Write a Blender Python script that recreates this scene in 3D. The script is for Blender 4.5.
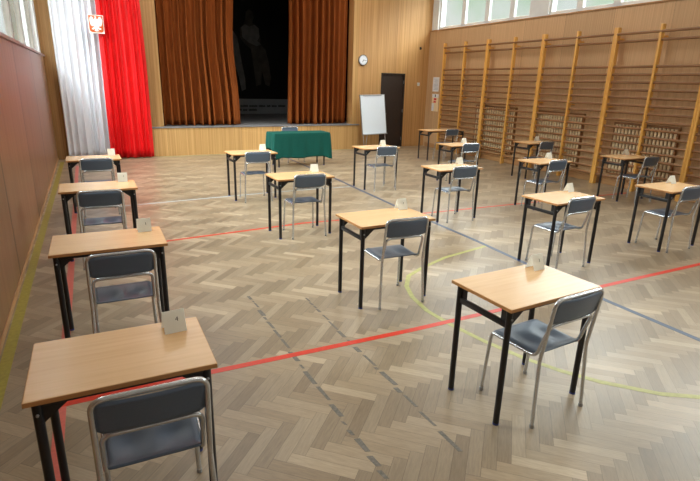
import bpy, bmesh, math, random
from mathutils import Vector, Matrix

# ------------------------------------------------------------------ clear
for _o in list(bpy.data.objects):
    bpy.data.objects.remove(_o)
scene = bpy.context.scene
COL = scene.collection
R = math.radians
rnd = random.Random(7)

# ------------------------------------------------------------------ camera
F_PX, YAW, PITCH, ROLL, CAM_Z = 509.84, 0.490374, 0.300715, 0.026999, 1.9033
cam_data = bpy.data.cameras.new('camera')
cam_data.sensor_fit = 'HORIZONTAL'
cam_data.sensor_width = 36.0
cam_data.lens = 36.0 * F_PX / 700.0
cam_data.clip_start = 0.05
cam_data.clip_end = 200
cam = bpy.data.objects.new('camera', cam_data)
COL.objects.link(cam)
fwd = Vector((math.sin(YAW) * math.cos(PITCH), math.cos(YAW) * math.cos(PITCH), -math.sin(PITCH)))
rgt = Vector((math.cos(YAW), -math.sin(YAW), 0))
upv = rgt.cross(fwd)
r2 = rgt * math.cos(ROLL) + upv * math.sin(ROLL)
u2 = -rgt * math.sin(ROLL) + upv * math.cos(ROLL)
m = Matrix((r2, u2, -fwd)).transposed().to_4x4()
m.translation = Vector((0, 0, CAM_Z))
cam.matrix_world = m
scene.camera = cam

# ------------------------------------------------------------------ exposure
scene.view_settings.view_transform = 'Standard'
scene.view_settings.look = 'None'
scene.view_settings.exposure = 0.0
scene.view_settings.gamma = 1.0
scene.view_settings.use_curve_mapping = False
scene.cycles.use_denoising = True
scene.cycles.max_bounces = 8
scene.cycles.diffuse_bounces = 5
scene.cycles.sample_clamp_indirect = 6.0

# ------------------------------------------------------------------ daylight (bright sky above pale trees)
TREES = (0.80, 0.98, 0.84, 1)
SKY_STRENGTH = 22.0
SKY = (0.93, 0.97, 1.0, 1)
world = bpy.data.worlds.new('daylight')
scene.world = world
world.use_nodes = True
wn, wl = world.node_tree.nodes, world.node_tree.links
wn.clear()
tc = wn.new('ShaderNodeTexCoord')
sep = wn.new('ShaderNodeSeparateXYZ')
wl.new(tc.outputs['Generated'], sep.inputs[0])
mr = wn.new('ShaderNodeMapRange')
mr.inputs['From Min'].default_value = 0.24
mr.inputs['From Max'].default_value = 0.42
mr.interpolation_type = 'SMOOTHSTEP'
wl.new(sep.outputs['Z'], mr.inputs['Value'])
nz = wn.new('ShaderNodeTexNoise')
nz.inputs['Scale'].default_value = 14
nz.inputs['Detail'].default_value = 4
wl.new(tc.outputs['Generated'], nz.inputs['Vector'])
tr = wn.new('ShaderNodeValToRGB')
tr.color_ramp.elements[0].position = 0.35
tr.color_ramp.elements[0].color = (0.74, 0.90, 0.74, 1)
tr.color_ramp.elements[1].position = 0.62
tr.color_ramp.elements[1].color = (0.96, 1.0, 0.98, 1)
wl.new(nz.outputs['Fac'], tr.inputs['Fac'])
bt = wn.new('ShaderNodeBackground')
bt.inputs['Strength'].default_value = 0.85
wl.new(tr.outputs['Color'], bt.inputs['Color'])
bs = wn.new('ShaderNodeBackground')
bs.inputs['Color'].default_value = SKY
bs.inputs['Strength'].default_value = SKY_STRENGTH
mxw = wn.new('ShaderNodeMixShader')
wl.new(mr.outputs['Result'], mxw.inputs['Fac'])
wl.new(bt.outputs[0], mxw.inputs[1])
wl.new(bs.outputs[0], mxw.inputs[2])
wo = wn.new('ShaderNodeOutputWorld')
wl.new(mxw.outputs[0], wo.inputs['Surface'])

# ------------------------------------------------------------------ added fill lights under the ceiling, out of view
def area(name, loc, rot, sx, sy, energy, color=(1, 1, 1), portal=False):
    d = bpy.data.lights.new(name, 'AREA')
    d.shape = 'RECTANGLE'
    d.size, d.size_y = sx, sy
    d.energy = energy
    d.color = color
    if portal:
        d.cycles.is_portal = True
    o = bpy.data.objects.new(name, d)
    COL.objects.link(o)
    o.location = loc
    o.rotation_euler = rot
    return o

CEIL_Z = 5.3
for ly, watts in ((0.4, 22.0), (4.2, 16.0), (8.0, 34.0), (11.8, 66.0)):     # added fill, each row's power set to balance the brightness
    for lx in (2.2, 6.8):
        if watts:
            area('added_fill_light', (lx, ly, CEIL_Z - 0.12), (0, 0, 0), 2.4, 1.2, watts, (1.0, 0.965, 0.92))

# ------------------------------------------------------------------ setting measures
BACK_Y = 13.75
FRONT_Y = -3.5
STAGE_H = 0.72
TAN_L = 0.0215
def left_x(y):
    return -0.665 + TAN_L * (y - 4.25)
TAN_R = 0.033
def bar_x(y):
    return 9.47 + TAN_R * (y - 4.5)
WALL_GAP = 0.16
ROT_R = -math.atan(TAN_R)
ROT_L = -math.atan(TAN_L)

# ------------------------------------------------------------------ materials
MATS = {}
def new_mat(name):
    mt = bpy.data.materials.new(name)
    mt.use_nodes = True
    nt = mt.node_tree
    b = nt.nodes['Principled BSDF']
    MATS[name] = mt
    return mt, nt, b

def srgb(r, g, b):
    f = lambda c: (c / 255 / 12.92) if c / 255 <= 0.04045 else ((c / 255 + 0.055) / 1.055) ** 2.4
    return (f(r), f(g), f(b), 1)

def plain(name, col, rough=0.5, metal=0.0, spec=0.5, noise=0.0, scale=20, bump=0.0, sheen=0.0, stretch=(1, 1, 1)):
    mt, nt, b = new_mat(name)
    b.inputs['Roughness'].default_value = rough
    b.inputs['Metallic'].default_value = metal
    b.inputs['Specular IOR Level'].default_value = spec
    if sheen:
        b.inputs['Sheen Weight'].default_value = sheen
        b.inputs['Sheen Tint'].default_value = col
    t = nt.nodes.new('ShaderNodeTexCoord')
    mp = nt.nodes.new('ShaderNodeMapping')
    mp.inputs['Scale'].default_value = stretch
    n = nt.nodes.new('ShaderNodeTexNoise')
    n.inputs['Scale'].default_value = scale
    n.inputs['Detail'].default_value = 3
    nt.links.new(t.outputs['Object'], mp.inputs[0])
    nt.links.new(mp.outputs[0], n.inputs['Vector'])
    r = nt.nodes.new('ShaderNodeValToRGB')
    k = noise
    r.color_ramp.elements[0].position = 0.3
    r.color_ramp.elements[1].position = 0.7
    r.color_ramp.elements[0].color = tuple(c * (1 - k) for c in col[:3]) + (1,)
    r.color_ramp.elements[1].color = tuple(min(1, c * (1 + k)) for c in col[:3]) + (1,)
    nt.links.new(n.outputs['Fac'], r.inputs['Fac'])
    nt.links.new(r.outputs['Color'], b.inputs['Base Color'])
    if bump:
        bp = nt.nodes.new('ShaderNodeBump')
        bp.inputs['Strength'].default_value = bump
        bp.inputs['Distance'].default_value = 0.002
        nt.links.new(n.outputs['Fac'], bp.inputs['Height'])
        nt.links.new(bp.outputs[0], b.inputs['Normal'])
    return mt

def wood(name, dark, light, stretch, rough=0.4, seam=None, seam_axis='X', seam_off=0.0, spec=0.5, seam_w=0.006):
    """grained wood: noise stretched along the grain, optional board seams"""
    mt, nt, b = new_mat(name)
    N, L = nt.nodes, nt.links
    t = N.new('ShaderNodeTexCoord')
    mp = N.new('ShaderNodeMapping')
    mp.inputs['Scale'].default_value = stretch
    L.new(t.outputs['Object'], mp.inputs[0])
    n1 = N.new('ShaderNodeTexNoise'); n1.inputs['Scale'].default_value = 1.0
    n1.inputs['Detail'].default_value = 5; n1.inputs['Roughness'].default_value = 0.6
    L.new(mp.outputs[0], n1.inputs['Vector'])
    r = N.new('ShaderNodeValToRGB')
    r.color_ramp.elements[0].position = 0.32; r.color_ramp.elements[0].color = dark
    r.color_ramp.elements[1].position = 0.68; r.color_ramp.elements[1].color = light
    L.new(n1.outputs['Fac'], r.inputs['Fac'])
    out = r.outputs['Color']
    if seam:
        s = N.new('ShaderNodeSeparateXYZ'); L.new(t.outputs['Object'], s.inputs[0])
        a = N.new('ShaderNodeMath'); a.operation = 'ADD'; a.inputs[1].default_value = 100 * seam - seam_off
        L.new(s.outputs[seam_axis], a.inputs[0])
        md = N.new('ShaderNodeMath'); md.operation = 'FLOORED_MODULO'; md.inputs[1].default_value = seam
        L.new(a.outputs[0], md.inputs[0])
        fl = N.new('ShaderNodeMath'); fl.operation = 'DIVIDE'; fl.inputs[1].default_value = seam
        L.new(a.outputs[0], fl.inputs[0])
        ff = N.new('ShaderNodeMath'); ff.operation = 'FLOOR'; L.new(fl.outputs[0], ff.inputs[0])
        wnz = N.new('ShaderNodeTexWhiteNoise'); wnz.noise_dimensions = '1D'
        L.new(ff.outputs[0], wnz.inputs['W'])
        hv = N.new('ShaderNodeHueSaturation')
        vr = N.new('ShaderNodeMapRange'); vr.inputs['To Min'].default_value = 0.9; vr.inputs['To Max'].default_value = 1.1
        L.new(wnz.outputs['Value'], vr.inputs['Value'])
        L.new(vr.outputs['Result'], hv.inputs['Value'])
        L.new(out, hv.inputs['Color'])
        lt = N.new('ShaderNodeMath'); lt.operation = 'LESS_THAN'; lt.inputs[1].default_value = seam_w
        L.new(md.outputs[0], lt.inputs[0])
        mx = N.new('ShaderNodeMix'); mx.data_type = 'RGBA'
        L.new(lt.outputs[0], mx.inputs['Factor'])
        L.new(hv.outputs['Color'], mx.inputs[6])
        mx.inputs[7].default_value = tuple(c * 0.35 for c in dark[:3]) + (1,)
        out = mx.outputs[2]
    L.new(out, b.inputs['Base Color'])
    b.inputs['Roughness'].default_value = rough
    b.inputs['Specular IOR Level'].default_value = spec
    return mt

def parquet():
    mt, nt, b = new_mat('herringbone_parquet')
    N, L = nt.nodes, nt.links
    W, n = 0.075, 5
    def val(x):
        return x
    def math_(op, a, c=None):
        nd = N.new('ShaderNodeMath'); nd.operation = op
        for i, q in enumerate((a, c)):
            if q is None: continue
            if isinstance(q, (int, float)): nd.inputs[i].default_value = q
            else: L.new(q, nd.inputs[i])
        return nd.outputs[0]
    t = N.new('ShaderNodeTexCoord')
    s = N.new('ShaderNodeSeparateXYZ'); L.new(t.outputs['Object'], s.inputs[0])
    x, y = s.outputs['X'], s.outputs['Y']
    k = 1 / (math.sqrt(2) * W)
    u = math_('ADD', math_('MULTIPLY', math_('ADD', x, y), k), 1000.13)
    v = math_('ADD', math_('MULTIPLY', math_('SUBTRACT', x, y), k), 1000.37)
    i, j = math_('FLOOR', u), math_('FLOOR', v)
    fu, fv = math_('SUBTRACT', u, i), math_('SUBTRACT', v, j)
    kk = math_('FLOORED_MODULO', math_('SUBTRACT', i, j), 2.0 * n)
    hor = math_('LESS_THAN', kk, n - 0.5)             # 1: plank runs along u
    # plank ids
    hid_a, hid_b = math_('SUBTRACT', i, kk), j
    vid_a, vid_b = i, math_('ADD', j, kk)
    def mixv(a, c):                                    # hor ? a : c
        return math_('ADD', math_('MULTIPLY', hor, a), math_('MULTIPLY', math_('SUBTRACT', 1.0, hor), c))
    ida, idb = mixv(hid_a, vid_a), mixv(hid_b, vid_b)
    cmb = N.new('ShaderNodeCombineXYZ'); L.new(ida, cmb.inputs[0]); L.new(idb, cmb.inputs[1]); L.new(hor, cmb.inputs[2])
    wn_ = N.new('ShaderNodeTexWhiteNoise'); wn_.noise_dimensions = '3D'; L.new(cmb.outputs[0], wn_.inputs['Vector'])
    # along / across coordinates in plank widths
    al_h = math_('ADD', kk, fu)
    al_v = math_('ADD', math_('SUBTRACT', 2 * n - 1.0, kk), fv)
    along, across = mixv(al_h, al_v), mixv(fv, fu)
    e1 = math_('MINIMUM', across, math_('SUBTRACT', 1.0, across))
    e2 = math_('MINIMUM', along, math_('SUBTRACT', float(n), along))
    gap = math_('LESS_THAN', math_('MINIMUM', e1, e2), 0.022)
    # grain
    g = N.new('ShaderNodeCombineXYZ')
    L.new(math_('MULTIPLY', along, 0.8), g.inputs[0]); L.new(math_('MULTIPLY', across, 7.0), g.inputs[1])
    L.new(math_('MULTIPLY', wn_.outputs['Value'], 57.0), g.inputs[2])
    gn = N.new('ShaderNodeTexNoise'); gn.inputs['Scale'].default_value = 1.0; gn.inputs['Detail'].default_value = 5
    gn.inputs['Roughness'].default_value = 0.65
    L.new(g.outputs[0], gn.inputs['Vector'])
    ramp = N.new('ShaderNodeValToRGB')
    cr = ramp.color_ramp
    cr.elements[0].position = 0.0; cr.elements[0].color = FLOOR_COLS[0]
    cr.elements[1].position = 1.0; cr.elements[1].color = FLOOR_COLS[-1]
    for pos, c in zip((0.3, 0.6, 0.85), FLOOR_COLS[1:4]):
        e = cr.elements.new(pos); e.color = c
    L.new(wn_.outputs['Value'], ramp.inputs['Fac'])
    gr = N.new('ShaderNodeMapRange'); gr.inputs['From Min'].default_value = 0.25; gr.inputs['From Max'].default_value = 0.75
    gr.inputs['To Min'].default_value = 0.80; gr.inputs['To Max'].default_value = 1.16
    L.new(gn.outputs['Fac'], gr.inputs['Value'])
    # worn and grubby areas of the old varnish
    wr = N.new('ShaderNodeTexNoise'); wr.inputs['Scale'].default_value = 1.1; wr.inputs['Detail'].default_value = 4
    L.new(t.outputs['Object'], wr.inputs['Vector'])
    wm = N.new('ShaderNodeMapRange'); wm.inputs['From Min'].default_value = 0.3; wm.inputs['From Max'].default_value = 0.7
    wm.inputs['To Min'].default_value = 0.86; wm.inputs['To Max'].default_value = 1.10
    L.new(wr.outputs['Fac'], wm.inputs['Value'])
    hs = N.new('ShaderNodeHueSaturation')
    L.new(math_('MULTIPLY', math_('MULTIPLY', gr.outputs[0], wm.outputs[0]), math_('SUBTRACT', 1.12, math_('MULTIPLY', hor, 0.22))), hs.inputs['Value'])  # directional plank sheen painted into the colour: planks along u darker, others lighter
    L.new(ramp.outputs['Color'], hs.inputs['Color'])
    mx = N.new('ShaderNodeMix'); mx.data_type = 'RGBA'
    L.new(math_('MULTIPLY', gap, 0.4), mx.inputs['Factor']); L.new(hs.outputs['Color'], mx.inputs[6]); mx.inputs[7].default_value = srgb(70, 58, 46)
    L.new(mx.outputs[2], b.inputs['Base Color'])
    rr = N.new('ShaderNodeMapRange'); rr.inputs['To Min'].default_value = 0.22; rr.inputs['To Max'].default_value = 0.46
    L.new(gn.outputs['Fac'], rr.inputs['Value'])
    L.new(rr.outputs[0], b.inputs['Roughness'])
    b.inputs['Specular IOR Level'].default_value = 0.45
    bp = N.new('ShaderNodeBump'); bp.inputs['Strength'].default_value = 0.25; bp.inputs['Distance'].default_value = 0.001
    L.new(math_('SUBTRACT', gn.outputs['Fac'], gap), bp.inputs['Height'])
    L.new(bp.outputs[0], b.inputs['Normal'])
    return mt

FLOOR_COLS = [srgb(137, 119, 96), srgb(146, 128, 104), srgb(152, 134, 110), srgb(158, 140, 116), srgb(170, 152, 127)]
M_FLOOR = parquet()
M_OAK = wood('oak_slat_panelling', srgb(166, 121, 70), srgb(204, 160, 104), (42, 42, 0.35), 0.45, seam=1.22, seam_axis='X', seam_off=0.2, seam_w=0.004)
M_OAK_R = wood('oak_panelling_by_bars', srgb(188, 150, 110), srgb(212, 176, 134), (42, 42, 0.35), 0.5, seam=1.22, seam_axis='Y', seam_w=0.004)
M_OAK_STAGE = wood('oak_stage_front', srgb(178, 135, 80), srgb(212, 170, 112), (42, 42, 0.35), 0.42, seam=1.9, seam_axis='X', seam_off=0.1, seam_w=0.004)
M_BROWN = wood('varnished_brown_panel', srgb(132, 94, 66), srgb(150, 112, 80), (9, 9, 0.5), 0.36, seam=2.4, seam_axis='Y', seam_off=0.7, seam_w=0.06)
M_LADDER = wood('varnished_pine', srgb(218, 160, 76), srgb(238, 186, 100), (30, 30, 1.2), 0.32)
M_RUNG = wood('worn_beech_rung', srgb(118, 80, 46), srgb(152, 108, 66), (30, 1.5, 30), 0.4)
M_GRILLE = wood('grille_slat_wood', srgb(232, 206, 164), srgb(246, 226, 190), (30, 30, 1.5), 0.45)
M_BEECH = wood('beech_laminate', srgb(217, 175, 126), srgb(226, 186, 138), (2.2, 40, 40), 0.27)
M_BEECH_EDGE = wood('beech_edge_band', srgb(176, 122, 70), srgb(196, 142, 88), (2.2, 20, 20), 0.4)
M_BLACK = plain('black_lacquered_steel', srgb(24, 24, 27), 0.38, noise=0.1)
M_BLUE_CAP = plain('blue_plastic_glide', srgb(44, 58, 122), 0.45, noise=0.05)
M_CHROME = plain('chrome_tube', srgb(204, 208, 212), 0.26, metal=0.82, noise=0.06, scale=12)
M_SEAT = plain('slate_blue_plastic', srgb(84, 98, 116), 0.36, noise=0.08, scale=300, bump=0.25)
M_RUBBER = plain('grey_rubber', srgb(150, 148, 146), 0.6, noise=0.05)
M_PAPER = plain('card_stock', srgb(244, 244, 236), 0.7, noise=0.02)
_nt = M_PAPER.node_tree
_tl = _nt.nodes.new('ShaderNodeBsdfTranslucent'); _tl.inputs['Color'].default_value = (0.95, 0.95, 0.92, 1)
_mx = _nt.nodes.new('ShaderNodeMixShader'); _mx.inputs[0].default_value = 0.5
_nt.links.new(_nt.nodes['Principled BSDF'].outputs[0], _mx.inputs[1]); _nt.links.new(_tl.outputs[0], _mx.inputs[2])
_nt.links.new(_mx.outputs[0], _nt.nodes['Material Output'].inputs['Surface'])
M_INK = plain('printed_ink', srgb(60, 62, 66), 0.7, noise=0.02)
M_BLUEINK = plain('grey_blue_print', srgb(150, 160, 182), 0.7, noise=0.05)
M_RED_PRINT = plain('red_print', srgb(205, 52, 60), 0.6, noise=0.02)
M_WHITE_PVC = plain('white_window_pvc', srgb(226, 230, 232), 0.4, noise=0.02)
M_GREY_FRAME = plain('grey_window_edge', srgb(120, 112, 104), 0.5, noise=0.1)
M_PLASTER = plain('white_plaster', srgb(228, 232, 234), 0.85, noise=0.03, scale=6)
M_CEIL = plain('ceiling_paint', srgb(232, 230, 224), 0.9, noise=0.02, scale=5)
M_SILL = plain('painted_sill', srgb(150, 122, 118), 0.4, noise=0.05)
M_LIGHTSTRIP = wood('pale_skirting', srgb(160, 118, 76), srgb(186, 142, 96), (20, 2, 20), 0.4)
M_STAGEFLOOR = plain('grey_stage_floor', srgb(120, 120, 122), 0.5, noise=0.12, scale=3)
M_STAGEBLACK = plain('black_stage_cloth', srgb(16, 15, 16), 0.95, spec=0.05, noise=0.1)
M_POSTER = plain('black_poster_print', srgb(14, 13, 13), 0.5, spec=0.3, noise=0.1, scale=3)
M_FIG = plain('dim_figure_print', srgb(76, 71, 66), 0.6, spec=0.2, noise=0.35, scale=4)
M_FIG2 = plain('pale_figure_print', srgb(118, 116, 114), 0.6, spec=0.2, noise=0.3, scale=4)
M_BAND = plain('grey_band_print', srgb(150, 155, 160), 0.5, spec=0.3, noise=0.08, scale=3)
M_VELVET = plain('brown_velvet', srgb(142, 76, 32), 0.8, spec=0.15, noise=0.12, scale=6, stretch=(6, 6, 0.5))
M_WHITECLOTH = plain('white_satin_drape', srgb(228, 231, 240), 0.6, spec=0.3, noise=0.01, scale=2)
M_REDCLOTH = plain('red_satin_drape', srgb(226, 24, 28), 0.42, spec=0.45, noise=0.03, scale=2)
M_GREEN = plain('bottle_green_tablecloth', srgb(16, 78, 69), 0.8, spec=0.2, noise=0.08, scale=60, sheen=0.15)
M_DOOR = plain('dark_brown_door', srgb(48, 38, 33), 0.45, noise=0.1)
M_BOARD = plain('white_flipchart_sheet', srgb(222, 231, 240), 0.35, noise=0.01)
M_ALU = plain('grey_aluminium', srgb(165, 168, 172), 0.35, metal=0.8, noise=0.05)
M_CLOCKFACE = plain('clock_face', srgb(226, 230, 236), 0.4, noise=0.02)
M_CLOCKRIM = plain('clock_rim', srgb(96, 94, 92), 0.35, metal=0.5, noise=0.05)
M_EMB_RED = plain('emblem_red', srgb(206, 92, 34), 0.5, noise=0.06)
M_EMB_WHITE = plain('emblem_white', srgb(238, 236, 232), 0.5, noise=0.02)
M_RAD = plain('cream_radiator', srgb(214, 200, 172), 0.45, noise=0.03)
M_DARKWOOD = plain('dark_grille_cap', srgb(92, 64, 42), 0.5, noise=0.1)
M_LINE_RED = plain('red_court_paint', srgb(204, 48, 20), 0.4, noise=0.08, scale=40)
M_LINE_PINK = plain('faded_red_court_paint', srgb(206, 104, 92), 0.4, noise=0.1, scale=40)
M_LINE_BLUE = plain('dark_blue_court_paint', srgb(62, 76, 100), 0.4, noise=0.12, scale=40)
M_LINE_YEL = plain('yellow_green_court_paint', srgb(168, 166, 98), 0.45, noise=0.15, scale=30)
M_LINE_WALLYEL = plain('olive_yellow_court_paint', srgb(150, 138, 52), 0.45, noise=0.15, scale=30)
M_LINE_PALE = plain('pale_blue_court_paint', srgb(168, 180, 188), 0.45, noise=0.15, scale=30)
M_TAPE = plain('worn_dark_tape', srgb(108, 102, 94), 0.6, noise=0.3, scale=60)

def glass_mat():
    mt, nt, b = new_mat('window_glass')
    N, L = nt.nodes, nt.links
    N.remove(b)
    tr_ = N.new('ShaderNodeBsdfTransparent'); tr_.inputs['Color'].default_value = (0.94, 0.97, 0.95, 1)
    gl = N.new('ShaderNodeBsdfGlossy'); gl.inputs['Roughness'].default_value = 0.05
    lw = N.new('ShaderNodeLayerWeight'); lw.inputs['Blend'].default_value = 0.5
    pw = N.new('ShaderNodeMath'); pw.operation = 'POWER'; pw.inputs[1].default_value = 4.0
    L.new(lw.outputs['Facing'], pw.inputs[0])
    fr = N.new('ShaderNodeMath'); fr.operation = 'MULTIPLY_ADD'; fr.inputs[1].default_value = 0.5; fr.inputs[2].default_value = 0.03
    L.new(pw.outputs[0], fr.inputs[0])
    mx = N.new('ShaderNodeMixShader')
    L.new(fr.outputs[0], mx.inputs[0]); L.new(tr_.outputs[0], mx.inputs[1]); L.new(gl.outputs[0], mx.inputs[2])
    L.new(mx.outputs[0], N['Material Output'].inputs['Surface'])
    return mt
M_GLASS = glass_mat()
def fill_lamp_mat():
    mt, nt, b = new_mat('fill_lamp_diffuser')
    b.inputs['Base Color'].default_value = (0.9, 0.9, 0.88, 1)
    b.inputs['Emission Color'].default_value = (1, 0.97, 0.92, 1)
    b.inputs['Emission Strength'].default_value = 1.5
    return mt
M_FILL_LAMP = fill_lamp_mat()

# ------------------------------------------------------------------ mesh helpers
class MB:
    """collects shapes and links them as ONE mesh object"""
    def __init__(self):
        self.v, self.f, self.mi = [], [], []
    def add(self, vs, fs, mi=0):
        o = len(self.v)
        self.v += [tuple(q) for q in vs]
        self.f += [tuple(i + o for i in q) for q in fs]
        self.mi += [mi] * len(fs)
        return self
    def bm(self, bmh, mi=0, mat=None):
        bmh.verts.index_update()
        vs = [(mat @ q.co) if mat else q.co.copy() for q in bmh.verts]
        fs = [[q.index for q in f.verts] for f in bmh.faces]
        bmh.free()
        return self.add(vs, fs, mi)
    def box(self, a, b, bevel=0.0, mi=0, mat=None, seg=2):
        h = bmesh.new()
        bmesh.ops.create_cube(h, size=1)
        for q in h.verts:
            q.co = Vector([(a[i] + b[i]) / 2 + q.co[i] * (b[i] - a[i]) for i in range(3)])
        if bevel:
            bmesh.ops.bevel(h, geom=h.edges[:], offset=bevel, segments=seg, affect='EDGES', profile=0.5)
        return self.bm(h, mi, mat)
    def tube(self, pts, r, n=12, mi=0, cap=True, ry=None):
        pts = [Vector(q) for q in pts]
        N = len(pts)
        tang = []
        for i in range(N):
            a = pts[max(i - 1, 0)]; c = pts[min(i + 1, N - 1)]
            tang.append((c - a).normalized())
        ref = Vector((0, 0, 1)) if abs(tang[0].z) < 0.9 else Vector((0, 1, 0))
        nrm = (ref - tang[0] * ref.dot(tang[0])).normalized()
        vs, fs = [], []
        for i in range(N):
            if i:
                nrm = (nrm - tang[i] * nrm.dot(tang[i])).normalized()
            bn = tang[i].cross(nrm)
            for k in range(n):
                an = 2 * math.pi * k / n
                vs.append(pts[i] + nrm * math.cos(an) * r + bn * math.sin(an) * (ry or r))
        for i in range(N - 1):
            for k in range(n):
                a, b = i * n + k, i * n + (k + 1) % n
                fs.append((a, b, b + n, a + n))
        if cap:
            fs.append(tuple(range(n - 1, -1, -1)))
            fs.append(tuple(range((N - 1) * n, N * n)))
        return self.add(vs, fs, mi)
    def prism(self, outline, y0, y1, mi=0, mat=None):
        """outline in x,z extruded along y"""
        n = len(outline)
        vs = [(x, y0, z) for x, z in outline] + [(x, y1, z) for x, z in outline]
        if mat: vs = [mat @ Vector(q) for q in vs]
        fs = [tuple(range(n)), tuple(range(2 * n - 1, n - 1, -1))]
        fs += [(i, i + n, (i + 1) % n + n, (i + 1) % n) for i in range(n)]
        return self.add(vs, fs, mi)
    def lathe(self, prof, n=32, mat=None, mi=0):
        """profile (r, z) about the z axis"""
        vs, fs = [], []
        for r_, z in prof:
            for k in range(n):
                an = 2 * math.pi * k / n
                vs.append(Vector((r_ * math.cos(an), r_ * math.sin(an), z)))
        for i in range(len(prof) - 1):
            for k in range(n):
                a, b = i * n + k, i * n + (k + 1) % n
                fs.append((a, b, b + n, a + n))
        fs.append(tuple(range(n - 1, -1, -1)))
        fs.append(tuple(range((len(prof) - 1) * n, len(prof) * n)))
        if mat: vs = [mat @ q for q in vs]
        return self.add(vs, fs, mi)
    def build(self, name, mats, parent=None, smooth=35, label=None):
        me = bpy.data.meshes.new(name)
        me.from_pydata(self.v, [], self.f)
        if not isinstance(mats, (list, tuple)): mats = [mats]
        for q in mats: me.materials.append(q)
        me.polygons.foreach_set('material_index', self.mi)
        h = bmesh.new(); h.from_mesh(me)
        bmesh.ops.recalc_face_normals(h, faces=h.faces)
        h.to_mesh(me); h.free()
        if smooth:
            me.shade_smooth()
            me.set_sharp_from_angle(angle=R(smooth))
        me.update()
        o = bpy.data.objects.new(name, me)
        COL.objects.link(o)
        if parent: o.parent = parent
        if label: o['label'] = label
        return o

def fillet(pts, r, seg=6):
    """round the inner corners of a polyline"""
    pts = [Vector(q) for q in pts]
    out = [pts[0]]
    for i in range(1, len(pts) - 1):
        a, b, c = pts[i - 1], pts[i], pts[i + 1]
        d1, d2 = (a - b), (c - b)
        rr = min(r, d1.length * 0.48, d2.length * 0.48)
        p, q = b + d1.normalized() * rr, b + d2.normalized() * rr
        for k in range(seg + 1):
            t = k / seg
            out.append(p * (1 - t) ** 2 + b * 2 * t * (1 - t) + q * t ** 2)
    out.append(pts[-1])
    return out

def tag(o, label, cat, group=None):
    o['label'] = label; o['category'] = cat
    if group: o['group'] = group
    return o
def struct(o, label=None):
    o['kind'] = 'structure'
    if label: o['label'] = label
    return o
def empty(name, loc, rz=0):
    o = bpy.data.objects.new(name, None)
    COL.objects.link(o)
    o.empty_display_size = 0.1
    o.location = loc
    o.rotation_euler = (0, 0, rz)
    return o
def copy_tree(o, parent=None):
    c = o.copy(); COL.objects.link(c)
    if parent: c.parent = parent
    for ch in list(o.children): copy_tree(ch, c)
    return c
def text_mesh(body, size, name, mat, parent, matrix):
    cu = bpy.data.curves.new('glyph', 'FONT')
    cu.body = body; cu.size = size; cu.align_x = 'CENTER'; cu.align_y = 'CENTER'
    cu.extrude = 0.0004
    o = bpy.data.objects.new('glyph', cu); COL.objects.link(o)
    bpy.context.view_layer.update()
    me = bpy.data.meshes.new_from_object(o.evaluated_get(bpy.context.evaluated_depsgraph_get()))
    bpy.data.objects.remove(o)
    me.transform(matrix)
    me.materials.clear(); me.materials.append(mat)
    r_ = bpy.data.objects.new(name, me); COL.objects.link(r_); r_.parent = parent
    return r_

# ------------------------------------------------------------------ THE SETTING
# floor with its painted court lines
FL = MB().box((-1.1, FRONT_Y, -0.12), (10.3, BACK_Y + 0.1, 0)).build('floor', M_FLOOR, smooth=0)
struct(FL, 'oak herringbone parquet gym floor')
def strip(pts, w, mat, z=0.0012, label=None, name='court_line'):
    mb = MB()
    P = [Vector((a, b, 0)) for a, b in pts]
    vs = []
    for i, q in enumerate(P):
        t = (P[min(i + 1, len(P) - 1)] - P[max(i - 1, 0)]).normalized()
        n = Vector((-t.y, t.x, 0)) * w / 2
        vs += [q + n + Vector((0, 0, z)), q - n + Vector((0, 0, z)), q + n + Vector((0, 0, -0.004)), q - n + Vector((0, 0, -0.004))]
    fs = []
    for i in range(len(P) - 1):
        a, b = 4 * i, 4 * i + 4
        fs += [(a, b, b + 1, a + 1), (a, a + 2, b + 2, b), (a + 1, b + 1, b + 3, a + 3)]
    fs += [(0, 1, 3, 2), (4 * len(P) - 4, 4 * len(P) - 2, 4 * len(P) - 1, 4 * len(P) - 3)]
    mb.add(vs, fs)
    return mb.build(name, mat, FL, smooth=0, label=label)
def arc(cx, cy, r, a0, a1, n=48):
    return [(cx + r * math.cos(R(a0 + (a1 - a0) * i / n)), cy + r * math.sin(R(a0 + (a1 - a0) * i / n))) for i in range(n + 1)]
strip([(-0.30, 3.13), (0.62, 3.11), (2.2, 3.05), (5.13, 3.03), (9.3, 2.98)], 0.055, M_LINE_RED, label='red court line crossing the near floor')
strip([(-0.2, 6.2), (0.92, 6.27), (2.67, 6.4), (4.71, 6.22), (9.3, 6.08)], 0.045, M_LINE_RED, label='red court line crossing the middle of the hall')
strip([(-0.36, -1.0), (-0.29, 2.53), (-0.25, 4.19), (-0.21, 5.9), (-0.14, 9.3), (-0.08, 12.6)], 0.06, M_LINE_PINK, z=0.0009, label='faded red court line along the left wall')
strip([(4.22, -1), (4.24, 2.74), (4.39, 4.8), (4.45, 6.81), (4.6, 9.18), (4.75, 12.9)], 0.055, M_LINE_BLUE, z=0.0015, label='dark blue court line down the hall')
strip([(left_x(-1) + 0.052, -1), (left_x(6) + 0.065, 6), (left_x(13.3) + 0.10, 13.3)], 0.075, M_LINE_WALLYEL, z=0.0010, label='yellow court line beside the left wall')
strip([(-0.1, 8.32), (0.97, 8.39), (3.01, 8.52), (4.5, 8.5)], 0.04, M_LINE_PALE, z=0.0010, label='pale blue court line across the far floor')
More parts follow.
